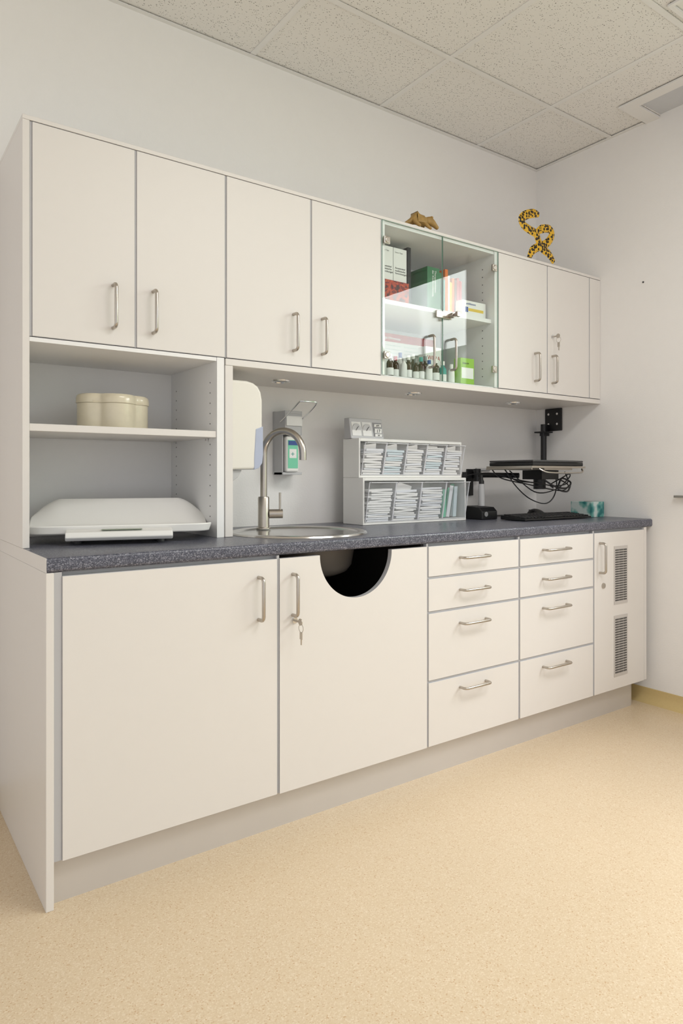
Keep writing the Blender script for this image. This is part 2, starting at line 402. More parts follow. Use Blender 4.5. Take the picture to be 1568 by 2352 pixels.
# worktop
bm=bmesh.new();r_=.008;poly=[(YB-.001,.8017-.0015),(YB-.001,.835)]
for a in range(0,7):poly.append((YF-.001+r_-r_*math.sin(a*math.pi/12),.835-r_+r_*math.cos(a*math.pi/12)))
for a in range(0,7):poly.append((YF-.001+r_-r_*math.cos(a*math.pi/12),.8002+r_-r_*math.sin(a*math.pi/12)))
prism(bm,poly,.3735,XR-.001,'x');
wt=fin('worktop',bm,'worktop',smooth=True,label='speckled dark blue-grey laminate worktop along the cabinet run',cat='worktop')
SX,SY,SR=1.252,2.0,.236
bm=bmesh.new();lathe(bm,[(.208,-.1),(.208,.1)],(SX,SY,.82),64);cut=fin('cutter',bm,'dark')
md=wt.modifiers.new('b','BOOLEAN');md.object=cut;md.operation='DIFFERENCE';md.solver='EXACT'
bpy.context.view_layer.update()
me=bpy.data.meshes.new_from_object(wt.evaluated_get(bpy.context.evaluated_depsgraph_get()));wt.modifiers.clear();wt.data=me;bpy.data.objects.remove(cut)
box('edge_band',.372,.3734,YF,YB-.001,.8003,.8348,'white',wt)
# sink
sk=empty('sink',(SX,SY,.70),'round stainless steel inset sink in the worktop','sink')
bm=bmesh.new()
prof=[(SR,.1355),(SR-.003,.1405),(SR-.010,.143),(SR-.020,.142),(SR-.03,.138),(SR-.036,.128),(SR-.04,.115),(.178,.03),(.165,.012),(.14,.003),(.04,0),(0,0)]
lathe(bm,prof,(SX,SY,.70),72);fin('bowl',bm,'sink',sk,smooth=True)
bm=bmesh.new();lathe(bm,[(SR-.0375,.126),(.181,.028),(.166,.008),(.14,-.003),(0,-.004)],(SX,SY,.70),72);fin('bowl_underside',bm,'bowl',sk,smooth=True)
bm=bmesh.new();lathe(bm,[(.0,.006),(.03,.006),(.04,.0045),(.04,.001)],(SX,SY,.70),32);fin('drain',bm,'chrome',sk,smooth=True)
# faucet
FX,FY=1.212,2.176
fc=empty('faucet',(FX,FY,.836),'brushed steel gooseneck tap beside the sink','tap')
bm=bmesh.new();lathe(bm,[(.026,0),(.026,.004),(.0205,.006),(.0205,.112),(.018,.116),(0,.116)],(FX,FY,.8395),32);fin('body',bm,'steel',fc,smooth=True)
bm=bmesh.new();dx,dy=.45,-.893;R_=.0825;zc=1.108
path=[(FX,FY,.95),(FX,FY,1.0),(FX,FY,1.05),(FX,FY,zc)]
for i in range(1,19):
    a=math.pi*i/18*1.0
    path.append((FX+dx*R_*(1-math.cos(a)),FY+dy*R_*(1-math.cos(a)),zc+R_*math.sin(a)))
path.append((FX+dx*2*R_,FY+dy*2*R_,zc-.022))
sweep(bm,path,.0125,18);fin('spout',bm,'steel',fc,smooth=True)
bm=bmesh.new();sweep(bm,[(FX+.018,FY-.008,.893),(FX+.062,FY-.03,.893)],.0165,24)
fin('cartridge_housing',bm,'steel',fc,smooth=True)
bm=bmesh.new();sweep(bm,[(FX+.053,FY-.026,.905),(FX+.053,FY-.026,.97)],.004,12);fin('lever',bm,'steel',fc,smooth=True)
# ------------------------------------------------------------ upper cabinets
YU=1.979;UT=1.983;UB=1.4058;TH=.016
def upan(name,x0,x1,z0,z1,y0,y1,parent,m=('white','edge'),**k):
    bm=bmesh.new();B(bm,x0,x1,y0,y1,z0,z1,0);return fin(name,bm,list(m),parent,bevel=.001,seg=1,**k)
sc=empty('shelf_cabinet',(.66,2.17,.8355),'tall white unit with two doors above an open shelf niche','cabinet')
upan('side_panel',.3705,.3885,.8355,1.9845,YU,YB-.001,sc)
bm=bmesh.new();B(bm,.9355,.960,YU,YB-.001,.8355,1.4035,0)
for yy in(2.03,2.31):
    for i in range(14):
        z=.90+i*.033
        lathe(bm,[(0,-.0004),(.0024,-.0004),(.0024,.0)],(.9355,yy,z),8,mi=1,axis='x')
fin('side_panel',bm,['inner','dgrey'],sc)
box('back_panel',.389,.9350,YB-.008,YB-.001,.8355,1.3965,'inner',sc)
bm=bmesh.new();B(bm,.389,.966,YU+.0175,YB-.001,1.4035,1.984,1);B(bm,.389,.935,YU+.002,YB-.009,1.392,1.4035,0)
for a,b_ in((.389,.395),(.674,.6795),(.963,.966)):B(bm,a,b_,YU+.003,YU+.0174,UB,UT,1)
fin('body',bm,['inner','gap'],sc)
d=panel('door',.3955,.6735,UB,UT,YU,sc,TH);vhandle(d,.611,1.449,1.582,YU)
d=panel('door',.6800,.9625,UB,UT,YU,sc,TH);vhandle(d,.729,1.449,1.582,YU)
upan('shelf',.389,.9350,1.151,1.171,YU+.004,YB-.009,sc,m=('white','edge'))
for x in(.392,.926):
    for y in(2.04,2.30):
        box('shelf_pin',x,x+.007,y,y+.007,1.143,1.151,'chrome',sc)
def ucarc(parent,x0,x1,gs):
    bm=bmesh.new();B(bm,x0,x1,YU+.0175,YB-.001,1.4035,1.984)
    for a,b_ in gs:B(bm,a,b_,YU+.003,YU+.0174,UB,UT)
    fin('body',bm,'gap',parent)
wc=empty('wall_cabinet',(1.28,2.17,1.404),'white wall cabinet with two doors and steel handles','cabinet','two-door white wall cabinets')
ucarc(wc,.9665,1.599,[(.9665,.969),(1.2855,1.2915),(1.597,1.599)])
d=panel('door',.9695,1.285,UB,UT,YU,wc,TH);vhandle(d,1.217,1.449,1.582,YU)
d=panel('door',1.2920,1.5965,UB,UT,YU,wc,TH);vhandle(d,1.334,1.449,1.582,YU)
lb=empty('light_board',(1.98,2.17,1.382),'white board under the wall cabinets with recessed lights','board')
bm=bmesh.new();B(bm,.9655,XR-.001,YU,YB-.001,1.3822,1.4032,0);fin('board',bm,['white'],lb,bevel=.001,seg=1)
upan('side_board',.9640,.991,.8355,1.3815,YU,YB-.001,lb)
for x in(1.293,1.944,2.580):
    bm=bmesh.new();lathe(bm,[(.037,0),(.036,-.004),(.029,-.005),(.027,-.001),(.0,-.001)],(x,2.19,1.3822),36)
    fin('recessed_light',bm,'chrome',lb,smooth=True)
    bm=bmesh.new();lathe(bm,[(.026,-.0012),(.02,-.003),(0,-.0035)],(x,2.19,1.3822),24);fin('lens',bm,'lgrey',lb,smooth=True)
bm=bmesh.new();B(bm,.3705,XR-.001,YU,YB-.001,1.985,1.997)
fin('cabinet_top_board',bm,'white',bevel=.001,seg=1,label='long white top board over the wall cabinets',cat='board')
# glass cabinet
gc=empty('display_cabinet',(1.915,2.17,1.404),'glass-door wall cabinet holding books, boxes and medicine bottles','cabinet')
bm=bmesh.new();G0,G1=1.6000,2.2355
B(bm,G0,G0+.018,YU+.003,YB-.001,1.4035,1.984);B(bm,G1-.018,G1,YU+.003,YB-.001,1.4035,1.984)
B(bm,G0+.018,G1-.018,YU+.01,YB-.001,1.4035,1.409);B(bm,G0+.018,G1-.018,YU+.008,YB-.001,1.972,1.984);B(bm,G0+.018,G1-.018,YB-.009,YB-.001,1.409,1.972)
for yy in(2.05,2.30):
    for i in range(15):
        lathe(bm,[(0,-.0005),(.0026,-.0005),(.0026,.0)],(G1-.018,yy,1.46+i*.033),8,mi=1,axis='x')
fin('body',bm,['inner','dgrey'],gc)
box('shelf',G0+.0185,G1-.0185,2.0,YB-.0095,1.681,1.697,'inner',gc)
def gdoor(x0,x1,hx,hg):
    bm=bmesh.new();B(bm,x0,x1,YU-.003,YU+.002,UB+.001,UT,0,side=1);d=fin('glass_door',bm,['glass','gglass'],gc,label='clear glass door with greenish edges')
    vhandle(d,hx,1.449,1.582,YU-.003)
    for z in(1.480,1.908):
        bm=bmesh.new();B(bm,hg-.014,hg+.014,YU-.012,YU-.0031,z-.014,z+.014,0)
        lathe(bm,[(.0,-.003),(.010,-.003),(.012,.0)],(hg,YU-.012,z),20,axis='y')
        fin('hinge_plate',bm,'steel',d,bevel=.002)
    return d
d=gdoor(1.6015,1.9085,1.837,1.619)
d=gdoor(1.9115,2.2335,1.955,2.205)
bm=bmesh.new();B(bm,1.868,1.955,YU-.012,YU-.0031,1.655,1.683,0)
lathe(bm,[(.0,-.018),(.010,-.018),(.011,.0)],(1.945,YU-.012,1.669),20,axis='y')
B(bm,1.943,1.947,YU-.045,YU-.03,1.662,1.676);B(bm,1.936,1.954,YU-.058,YU-.045,1.659,1.679)
fin('lock',bm,'steel',d,bevel=.002)
wc=empty('wall_cabinet',(2.6,2.17,1.404),'white wall cabinet with two doors, lock with keys and filler strip','cabinet','two-door white wall cabinets')
ucarc(wc,2.2365,XR-.001,[(2.2365,2.2405),(2.563,2.5675),(2.8795,2.8845)])
d=panel('door',2.2410,2.5625,UB,UT,YU,wc,TH);vhandle(d,2.477,1.449,1.582,YU)
d=panel('door',2.5680,2.8790,UB,UT,YU,wc,TH);vhandle(d,2.599,1.449,1.582,YU);key(d,2.600,1.665,YU)
panel('filler_strip',2.8850,XR-.001,UB,UT,YU,wc,TH)
# ------------------------------------------------------------ contents of the display cabinet
def simple_box(name,x0,x1,y0,y1,z0,z1,m,label,cat,extra=None,group=None,rotz=0,bevel=.001):
    e=empty(name,((x0+x1)/2,(y0+y1)/2,z0),label,cat,group)
    box('body',x0,x1,y0,y1,z0,z1,m,e,bevel)
    if extra:extra(e)
    if rotz:e.rotation_euler[2]=math.radians(rotz)
    return e
SZ=1.6975
simple_box('storage_box',1.63,1.815,2.07,2.20,SZ,1.800,'redpat','flat dark red patterned box lying on the upper shelf','box')
def t1(e):
    x=e.location.x-.027;text('Arzneimittel\nmedizinische\nVerordnungen',.0105,(x,2.0795,1.852),'ink',e,name='printed_text')
    text('Unsere Tipps',.0075,(x,2.0795,1.915),'grey',e)
simple_box('cardboard_box',1.672,1.740,2.08,2.18,1.8005,1.935,'paper','white carton with black printed lines','box',t1,'white printed cartons')
simple_box('cardboard_box',1.7425,1.811,2.08,2.18,1.8005,1.935,'paper','white carton with black printed lines','box',t1,'white printed cartons')
simple_box('binder',1.8165,1.834,2.08,2.25,SZ,1.950,'ink','thin black folder standing upright beside cartons','folder')
def book(x0,x1,yf,z1,cover,label,ttl=None):
    e=empty('book',((x0+x1)/2,yf+.06,SZ),label,'book','books on the upper shelf')
    bm=bmesh.new();B(bm,x0,x0+.0015,yf,yf+.11,SZ,z1);B(bm,x1-.0015,x1,yf,yf+.11,SZ,z1);B(bm,x0+.0015,x1-.0015,yf,yf+.002,SZ,z1)
    fin('cover',bm,cover,e);box('pages',x0+.0016,x1-.0016,yf+.0022,yf+.107,SZ+.002,z1-.003,'paper',e)
    if ttl:text(ttl,.013,((x0+x1)/2+.006,yf-.0008,z1-.012),'paper',e,face='spine')
book(1.905,1.972,2.06,1.885,'green','thick green hardback with white title on spine','Therapieleitfaden\nder Kinderheilkunde')
bx=1.976
for w,hh,c,l in((.013,.175,'green','slim green paperback on the upper shelf'),(.010,.16,'brown','slim brown paperback on the upper shelf'),(.008,.15,'teal','thin teal booklet on the upper shelf'),(.016,.195,'orange','orange paperback on the upper shelf'),(.009,.17,'paper','thin white booklet on the upper shelf'),(.012,.145,'yellow','yellow paperback on the upper shelf'),(.012,.165,'orange','orange paperback on the upper shelf'),(.014,.16,'brown','brown paperback on the upper shelf'),(.013,.17,'red','red paperback on the upper shelf'),(.014,.16,'red','red paperback on the upper shelf')):
    book(bx,bx+w,2.066,SZ+hh,c,l);bx+=w+.0012
def t2(e):
    text('pedifilament',.012,(2.085,2.0195,1.748),'blue',e);box('stripe',2.10,2.19,2.0194,2.0199,1.722,1.734,'yellow',e);box('stripe',2.08,2.098,2.0194,2.0199,1.716,1.738,'blue',e)
simple_box('medicine_box',2.065,2.205,2.02,2.06,SZ,1.765,'paper','white medicine carton with blue print and yellow stripe','box',t2)
LZ=1.4095
def t3(e):
    box('stripe',1.70,2.10,2.2195,2.2199,1.595,1.630,'red',e);text('Wichtige Hinweise',.018,(1.76,2.219,1.605),'paper',e)
    for i in range(8):box('text_lines',1.75+(i%2)*.17,1.90+(i%2)*.17,2.2195,2.2199,1.578-(i//2)*.016,1.583-(i//2)*.016,'lgrey',e)
simple_box('information_card',1.70,2.10,2.22,2.224,LZ,1.630,'paper','white printed card with red header standing upright','card',t3)
def t4(e):text('WERA',.026,(1.965,2.1245,1.52),'red',e)
simple_box('leaflet_box',1.955,2.045,2.125,2.17,LZ,1.575,'paper','white carton with red lettering','box',t4)
def t5(e):
    text('Sanactiv',.012,(2.075,2.0295,1.50),'ink',e);box('stripe',2.07,2.14,2.0294,2.0299,1.44,1.485,'paper',e)
simple_box('medicine_box',2.065,2.145,2.03,2.07,LZ,1.525,'lime','lime green and white medicine carton','box',t5)
def bottle(x,y,r,h,body,cap,label):
    e=empty('medicine_bottle',(x,y,LZ),label,'bottle','small medicine bottles')
    bm=bmesh.new();lathe(bm,[(r*.9,0),(r,.003),(r,h*.62),(r*.85,h*.7),(r*.45,h*.76),(r*.45,h*.84),(0,h*.84)],(x,y,LZ),20);fin('body',bm,body,e,smooth=True)
    bm=bmesh.new();lathe(bm,[(r*.55,h*.82),(r*.55,h),(0,h)],(x,y,LZ),20);fin('cap',bm,cap,e,smooth=True)
    bm=bmesh.new();lathe(bm,[(r*1.01,h*.12),(r*1.01,h*.42)],(x,y,LZ),20)
    for f in[f for f in bm.faces if len(f.verts)>4]:bm.faces.remove(f)
    fin('label',bm,'paper',e,smooth=True)
for x,y,r,h,b_,c_ in((1.66,2.06,.016,.10,'plast','plast'),(1.70,2.05,.014,.095,'amber','plast'),(1.735,2.06,.014,.09,'amber','red'),(1.77,2.05,.013,.09,'paper','lgrey'),(1.803,2.06,.014,.10,'amber','plast'),(1.838,2.055,.013,.09,'amber','grey'),(1.87,2.06,.014,.10,'amber','teal'),(1.905,2.05,.014,.09,'paper','blue'),(1.945,2.055,.017,.10,'amber','plast'),(1.99,2.06,.016,.095,'teal','plast'),(2.03,2.05,.014,.085,'plast','plast'),(1.69,2.09,.013,.11,'amber','red'),(1.79,2.095,.013,.115,'plast','blue'),(1.855,2.09,.013,.115,'amber','plast'),(1.925,2.095,.013,.115,'amber','grey')):
    bottle(x,y,r,h,b_,c_,'small %s medicine bottle with %s cap'%({'amber':'amber','plast':'white','paper':'white','teal':'teal'}[b_],{'plast':'white','red':'red','lgrey':'light grey','grey':'grey','teal':'teal','blue':'blue'}[c_]))
# ------------------------------------------------------------ niche: baby scale, tin
bs=empty('baby_scale',(.67,2.09,.8355),'white plastic baby scale with curved weighing tray','scale')
cx,cy=.67,2.09
bm=bmesh.new();NU,NV=72,26;grid=[]
for i in range(NU+1):
    u=-1+2*i/NU;row=[]
    for j in range(NV+1):
        v=j/NV
        wy=.115*(1-.30*abs(u)**14)
        back=max(0,(v-.62)/.38);front=max(0,(.16-v)/.16)
        bk=min(1,back*1.15)**1.1
        e_=max(0,(abs(u)-.68)/.32)
        z=.877-.8355+.011*min(1,front*1.3)+.081*bk*(1-.70*e_**1.6)
        row.append(bm.verts.new((cx+.262*u,cy-wy+2*wy*v,.8355+z)))
    grid.append(row)
for i in range(NU):
    for j in range(NV):bm.faces.new((grid[i][j],grid[i+1][j],grid[i+1][j+1],grid[i][j+1]))
rim=[grid[i][0] for i in range(NU+1)]+[grid[NU][j] for j in range(1,NV+1)]+[grid[i][NV] for i in range(NU-1,-1,-1)]+[grid[0][j] for j in range(NV-1,0,-1)]
low=[bm.verts.new((cx+(v.co.x-cx)*.97,cy+(v.co.y-cy)*.97,.8355+.028)) for v in rim]
for i in range(len(rim)):
    k=(i+1)%len(rim);bm.faces.new((rim[i],rim[k],low[k],low[i]))
bm.faces.new(low)
bmesh.ops.recalc_face_normals(bm,faces=bm.faces)
o=fin('weighing_tray',bm,'plast',bs,smooth=True,bevel=.004,seg=3)
bm=bmesh.new();B(bm,cx-.15,cx+.14,cy-.095,cy+.09,.846,.863);fin('base',bm,'plast',bs,bevel=.005,seg=3)
bm=bmesh.new()
prism(bm,[(cy-.168,.858),(cy-.160,.872),(cy-.125,.878),(cy-.118,.878),(cy-.112,.850),(cy-.158,.848)],cx-.15,cx+.14,'x');fin('display_console',bm,'plast',bs,bevel=.003)
box('display',cx-.055,cx+.055,cy-.152,cy-.130,.8765,.8785,'lcd',bs)
for x in(cx-.12,cx+.11):
    for y in(cy-.085,cy+.07):
        bm=bmesh.new();lathe(bm,[(.012,0),(.012,.0105),(0,.0105)],(x,y,.8355),16);fin('foot',bm,'dgrey',bs,smooth=True)
bs.rotation_euler[2]=math.radians(-17)
def clover(s,n=160):
    out=[];cs=[(0,.062,.046),(math.pi,.062,.046),(math.pi/2,.020,.060),(-math.pi/2,.020,.060)]
    for i in range(n):
        t=2*math.pi*i/n;acc=.02**12
        for a,c,r in cs:
            dl=t-a;q=r*r-(c*math.sin(dl))**2
            if q>0:
                v_=c*math.cos(dl)+math.sqrt(q)
                if v_>0:acc+=v_**12
        best=acc**(1/12)
        out.append((best*s*math.cos(t),best*s*math.sin(t)))
    return out
tin=empty('lidded_tin',(.664,2.15,1.1715),'cream glazed lidded box with lobed clover outline','box')
def loft(bm,levels,cx,cy):
    rings=[]
    for s,z in levels:rings.append([bm.verts.new((cx+p[0],cy+p[1],z)) for p in clover(s)])
    n=len(rings[0])
    for i in range(len(rings)-1):
        for k in range(n):bm.faces.new((rings[i][k],rings[i][(k+1)%n],rings[i+1][(k+1)%n],rings[i+1][k]))
    bm.faces.new(rings[0][::-1]);bm.faces.new(rings[-1]);bmesh.ops.recalc_face_normals(bm,faces=bm.faces)
bm=bmesh.new();loft(bm,[(.97,1.1715),(1.0,1.176),(1.0,1.25)],.664,2.15);fin('body',bm,'ceram',tin,smooth=True)
bm=bmesh.new();loft(bm,[(1.005,1.2505),(1.03,1.2525),(1.03,1.265),(1.005,1.275),(.95,1.279)],.664,2.15);fin('lid',bm,'ceram',tin,smooth=True)
# ------------------------------------------------------------ dispensers
td=empty('towel_dispenser',(1.05,2.16,1.0),'cream plastic paper towel dispenser with blue-grey window','dispenser')
bm=bmesh.new();poly=[(.9915,1.342),(1.055,1.342),(1.078,1.337),(1.096,1.326),(1.107,1.308),(1.112,1.28),(1.112,1.10),(1.109,1.075),(1.098,1.058),(1.08,1.052),(.9915,1.050)]
prism(bm,poly,2.003,2.32,'y');fin('housing',bm,'cream',td,bevel=.008,seg=4)
bm=bmesh.new();prism(bm,[(.9915,1.0495),(1.045,1.0495),(1.03,1.025),(.9915,.998)],2.02,2.31,'y');fin('outlet',bm,'lgrey',td,bevel=.003)
bm=bmesh.new();prism(bm,[(1.086,1.185),(1.1135,1.195),(1.1135,1.10),(1.110,1.072),(1.098,1.056),(1.080,1.0505),(1.080,1.09)],2.0015,2.31,'y');fin('window',bm,'bluegrey',td,bevel=.002)
sd=empty('soap_dispenser',(1.395,2.31,1.03),'metal elbow-lever soap dispenser with green-labelled bottle','dispenser')
bm=bmesh.new()
B(bm,1.357,1.450,2.352,YB-.0005,1.035,1.285,0)
B(bm,1.357,1.362,2.268,2.352,1.19,1.283,0);B(bm,1.430,1.435,2.268,2.352,1.19,1.283,0);B(bm,1.362,1.430,2.268,2.352,1.272,1.283,0)
B(bm,1.362,1.430,2.268,2.272,1.19,1.272,0)
B(bm,1.357,1.362,2.29,2.352,1.035,1.19,0);B(bm,1.357,1.445,2.285,2.352,1.035,1.045,0)
fin('bracket',bm,'lgrey',sd,bevel=.001,seg=1)
box('cover',1.361,1.431,2.262,2.2675,1.225,1.262,'paper',sd)
bm=bmesh.new()
sweep(bm,spline([(1.355,2.30,1.24),(1.355,2.25,1.262),(1.355,2.19,1.292),(1.357,2.165,1.306),(1.365,2.158,1.309),(1.425,2.158,1.309),(1.433,2.165,1.306),(1.437,2.19,1.292),(1.437,2.25,1.262),(1.437,2.30,1.24)],5),.0028,8)
fin('lever',bm,'chrome',sd,smooth=True)
bt=empty('soap_bottle',(1.40,2.31,1.0455),'white refill bottle with mint green label','bottle')
bm=bmesh.new();poly=[(1.367,2.275),(1.425,2.275),(1.425,2.345),(1.367,2.345)]
prism(bm,poly,1.0455,1.185,'z');fin('body',bm,'plast',bt,bevel=.008,seg=3)
bm=bmesh.new();B(bm,1.374,1.419,2.2738,2.2748,1.060,1.170,0);fin('label',bm,'mint',bt)
box('label',1.376,1.417,2.2730,2.2737,1.150,1.167,'blue',bt);box('label',1.380,1.412,2.2730,2.2737,1.10,1.135,'paper',bt)
text('+',.03,(1.386,2.2725,1.105),'teal',bt)
# ------------------------------------------------------------ tilt bin racks
def packet(x0,x1,y0,y1,z0,z1,m_,R,label):
    bm=bmesh.new();B(bm,x0,x1,y0,y1,z0,z1,0)
    c0=Vector(((x0+x1)/2,(y0+y1)/2,(z0+z1)/2))
    for v in bm.verts:v.co=R@(v.co-c0)+c0
    fin('sterile_packet',bm,[m_],None,bevel=.0008,seg=1,label=label,cat='packet',group='sterile packets in the tilt bins')
def rack(x0,x1,yf,yb,z0,z1,nb,label):
    e=empty('tilt_bin_rack',((x0+x1)/2,(yf+yb)/2,z0),label,'storage rack','clear tilt bin racks')
    bm=bmesh.new()
    B(bm,x0,x0+.008,yf,yb,z0,z1);B(bm,x1-.008,x1,yf,yb,z0,z1);B(bm,x0+.008,x1-.008,yb-.004,yb,z0,z1)
    B(bm,x0+.008,x1-.008,yf,yb-.004,z1-.012,z1);B(bm,x0+.008,x1-.008,yf,yb-.004,z0,z0+.010)
    fin('housing',bm,'plast',e,bevel=.0015,seg=1)
    w=(x1-x0-.016)/nb
    for i in range(nb):
        a=x0+.008+i*w+.001;c=a+w-.002
        zb,zt=z0+.012,z1-.018;t=.030
        P=[(yf-.002,zb),(yf-t,zt),(yf+.07,zt-.012),(yf+.085,zb)]
        bm=bmesh.new();V=[[bm.verts.new((x,p[0],p[1])) for p in P] for x in(a,c)]
        bm.faces.new(V[0]);bm.faces.new(V[1][::-1])
        bm.faces.new((V[0][0],V[1][0],V[1][1],V[0][1]))
        fin('bin',bm,'clear',e)
        bm=bmesh.new()
        B(bm,a,c,yf-t-.003,yf-t+.001,zt-.003,zt+.001,0)
        for x in(a,c-.0012):
            sweep(bm,[(x+.0006,yf-.002,zb),(x+.0006,yf-t,zt)],.0018,6)
        sweep(bm,[(a,yf-.002,zb),(c,yf-.002,zb)],.0014,6)
        B(bm,a+.003,c-.003,yf-t-.010,yf-t-.003,zt-.001,zt+.001,0)
        fin('bin_rim',bm,'rim',e)
        wi=c-a
        if nb==4 and i==3:
            for k in range(10):
                xx=a+.008+(wi-.028)*((k*.37)%1);yy=yf+.004+.0075*k
                hh=(zt-zb)*random.uniform(.72,.92)
                R=Matrix.Rotation(math.radians(random.uniform(-6,6)),3,'Y')@Matrix.Rotation(math.radians(6),3,'X')
                packet(xx,xx+.020,yy,yy+.005,zb+.004,zb+.004+hh,('mint','paper2','bluish','mint')[k%4],R,'slim pale green sterile packet standing upright in a clear bin')
            continue
        z=zb+.0012;fill=zb+(zt-zb)*random.uniform(.74,.88)
        while z<fill:
            th=random.uniform(.006,.010)
            f=(z-zb)/(zt-zb);y0=yf+.003-t*f+random.uniform(0,.003)
            s=random.uniform(.82,.96)*(wi-.010);xo=random.uniform(0,wi-.010-s)
            tilt=random.uniform(-3,3)*min(1,f*4)
            R=Matrix.Rotation(math.radians(tilt),3,'Y')@Matrix.Rotation(math.radians(random.uniform(-2,2)),3,'Z')
            packet(a+.005+xo,a+.005+xo+s,y0,y0+.055,z,z+th,random.choice(['paper','paper','paper2'] if not(nb==5 and i in(1,3)) else ['bluish','paper2','paper']),R,'flat white paper sterile packet stacked in a clear bin')
            z+=th+.0012
        if nb==5 or i==1:
            packet(a+.012,a+wi*.66,yf-.006,yf-.002,zb+(zt-zb)*.55,zb+(zt-zb)*.96,'paper',Matrix.Rotation(math.radians(13),3,'X')@Matrix.Rotation(math.radians(random.uniform(-14,14)),3,'Y'),'white paper sterile packet leaning in a clear bin')
rack(1.637,2.210,2.140,2.275,.8355,1.023,4,'lower white rack with four clear tilt bins of packets')
rack(1.637,2.210,2.167,2.275,1.0235,1.181,5,'upper white rack with five clear tilt bins of packets')
# calendar clock
ck=empty('desk_calendar',(1.72,2.235,1.1815),'silver desk calendar with two dials and date blocks','calendar')
bm=bmesh.new()
prism(bm,[(2.212,1.1815),(2.228,1.266),(2.262,1.266),(2.262,1.1815)],1.632,1.802,'x');fin('frame',bm,'lgrey',ck,bevel=.003)
tl=math.atan2(.016,.0845)
def oncal(x,z):return(x,2.212+.016*(z-1.1815)/.0845-.001,z)
for i,x0 in enumerate((1.640,1.694,1.750)):
    bm=bmesh.new();B(bm,x0,x0+.046,-.0008,.0006,-.029,.029,0)
    o=oncal(x0,1.222)
    Rx=Matrix.Rotation(-tl,3,'X')
    for v in bm.verts:v.co=Rx@Vector((0,v.co.y,v.co.z))+Vector((v.co.x,o[1],o[2]))
    fin('panel',bm,'paper' if i<2 else 'grey',ck)
for x in(1.663,1.717):
    bm=bmesh.new();o=oncal(x,1.222);lathe(bm,[(.019,-.0018),(.021,-.0022),(.021,-.001)],o,28,axis='y');fin('dial',bm,'lgrey',ck,smooth=True)
    bm=bmesh.new();sweep(bm,[(x,o[1]-.004,o[2]),(x+.009,o[1]-.003,o[2]+.010)],.0009,5);sweep(bm,[(x,o[1]-.004,o[2]),(x-.004,o[1]-.004,o[2]-.007)],.0009,5);fin('hand',bm,'ink',ck)
for z,t_,s in((1.236,'APR',.010),(1.210,'17',.020),(1.196,'MI',.009)):
    o=oncal(1.773,z);box('date_block',1.755,1.791,o[1]-.0025,o[1]-.0008,z-.003,z+s*.75+.001,'paper',ck)
    text(t_,s,(1.773,o[1]-.0032,z-.001),'ink',ck,ax='CENTER')
# ------------------------------------------------------------ laptop and mounts
lp=empty('laptop',(2.575,2.05,1.0755),'closed dark laptop lying on a wall-arm tray','laptop')
bm=bmesh.new();B(bm,2.398,2.755,1.925,2.175,1.0755,1.091);fin('base',bm,'blk',lp,bevel=.003)
bm=bmesh.new();B(bm,2.398,2.755,1.925,2.175,1.092,1.101);fin('screen_lid',bm,'dgrey',lp,bevel=.003)
la=empty('laptop_mount',(2.9,2.25,1.0),'black wall-mounted arm carrying a steel laptop tray','laptop mount')
bm=bmesh.new();B(bm,2.960,2.9695,2.197,2.300,1.265,1.381);fin('wall_plate',bm,'blk',la,bevel=.003)
for y in(2.222,2.275):
    for z in(1.30,1.352):
        bm=bmesh.new();lathe(bm,[(.0,-.003),(.006,-.003),(.006,0)],(2.960,y,z),12,axis='x');fin('screw',bm,'chrome',la)
bm=bmesh.new();B(bm,2.925,2.960,2.272,2.305,1.24,1.262,0);sweep(bm,[(2.935,2.288,1.30),(2.935,2.288,1.03)],.015,16);B(bm,2.90,2.960,2.25,2.32,1.255,1.262)
fin('pole',bm,'blk',la)
bm=bmesh.new();sweep(bm,[(2.935,2.288,1.045),(2.75,2.20,1.040),(2.60,2.07,1.036)],.016,12);B(bm,2.54,2.66,1.99,2.10,1.015,1.057);lathe(bm,[(.028,-.07),(.028,0)],(2.60,2.05,1.04),20)
fin('arm',bm,'blk',la,smooth=True)
bm=bmesh.new()
B(bm,2.385,2.765,1.92,1.945,1.066,1.0745);B(bm,2.385,2.765,2.155,2.18,1.066,1.0745);B(bm,2.385,2.41,1.945,2.155,1.066,1.0745);B(bm,2.74,2.765,1.945,2.155,1.066,1.0745)
B(bm,2.50,2.70,1.945,2.155,1.058,1.0655)
sweep(bm,spline([(2.44,1.925,1.062),(2.46,1.905,1.048),(2.52,1.900,1.044),(2.64,1.900,1.044),(2.72,1.905,1.048),(2.745,1.925,1.062)],5),.004,8)
sweep(bm,[(2.385,1.92,1.062),(2.385,2.18,1.062)],.004,8)
fin('tray',bm,'steel',la,smooth=False)
bm=bmesh.new();B(bm,2.440,2.478,2.350,2.3625,.935,1.065);fin('wall_plate',bm,'blk',la,bevel=.002)
bm=bmesh.new();B(bm,2.40,2.50,2.318,2.3495,1.02,1.050);lathe(bm,[(.018,-.03),(.018,.03)],(2.45,2.30,1.035),16);sweep(bm,[(2.45,2.29,1.035),(2.50,2.20,1.035),(2.54,2.12,1.033)],.012,10);fin('arm',bm,'blk',la,smooth=True)
bm=bmesh.new();sweep(bm,[(2.47,2.325,1.061),(2.56,2.325,1.061)],.009,10);fin('cover',bm,'lgrey',la,smooth=True)
def cable(pts,r=.0028):
    bm=bmesh.new();sweep(bm,spline(pts,8),r,6);fin('cable',bm,'blk',la,smooth=True)
cable([(2.42,2.10,1.06),(2.44,2.06,.99),(2.50,2.03,.93),(2.57,2.0,.905),(2.62,1.99,.93),(2.66,2.0,.99),(2.68,2.03,1.05)])
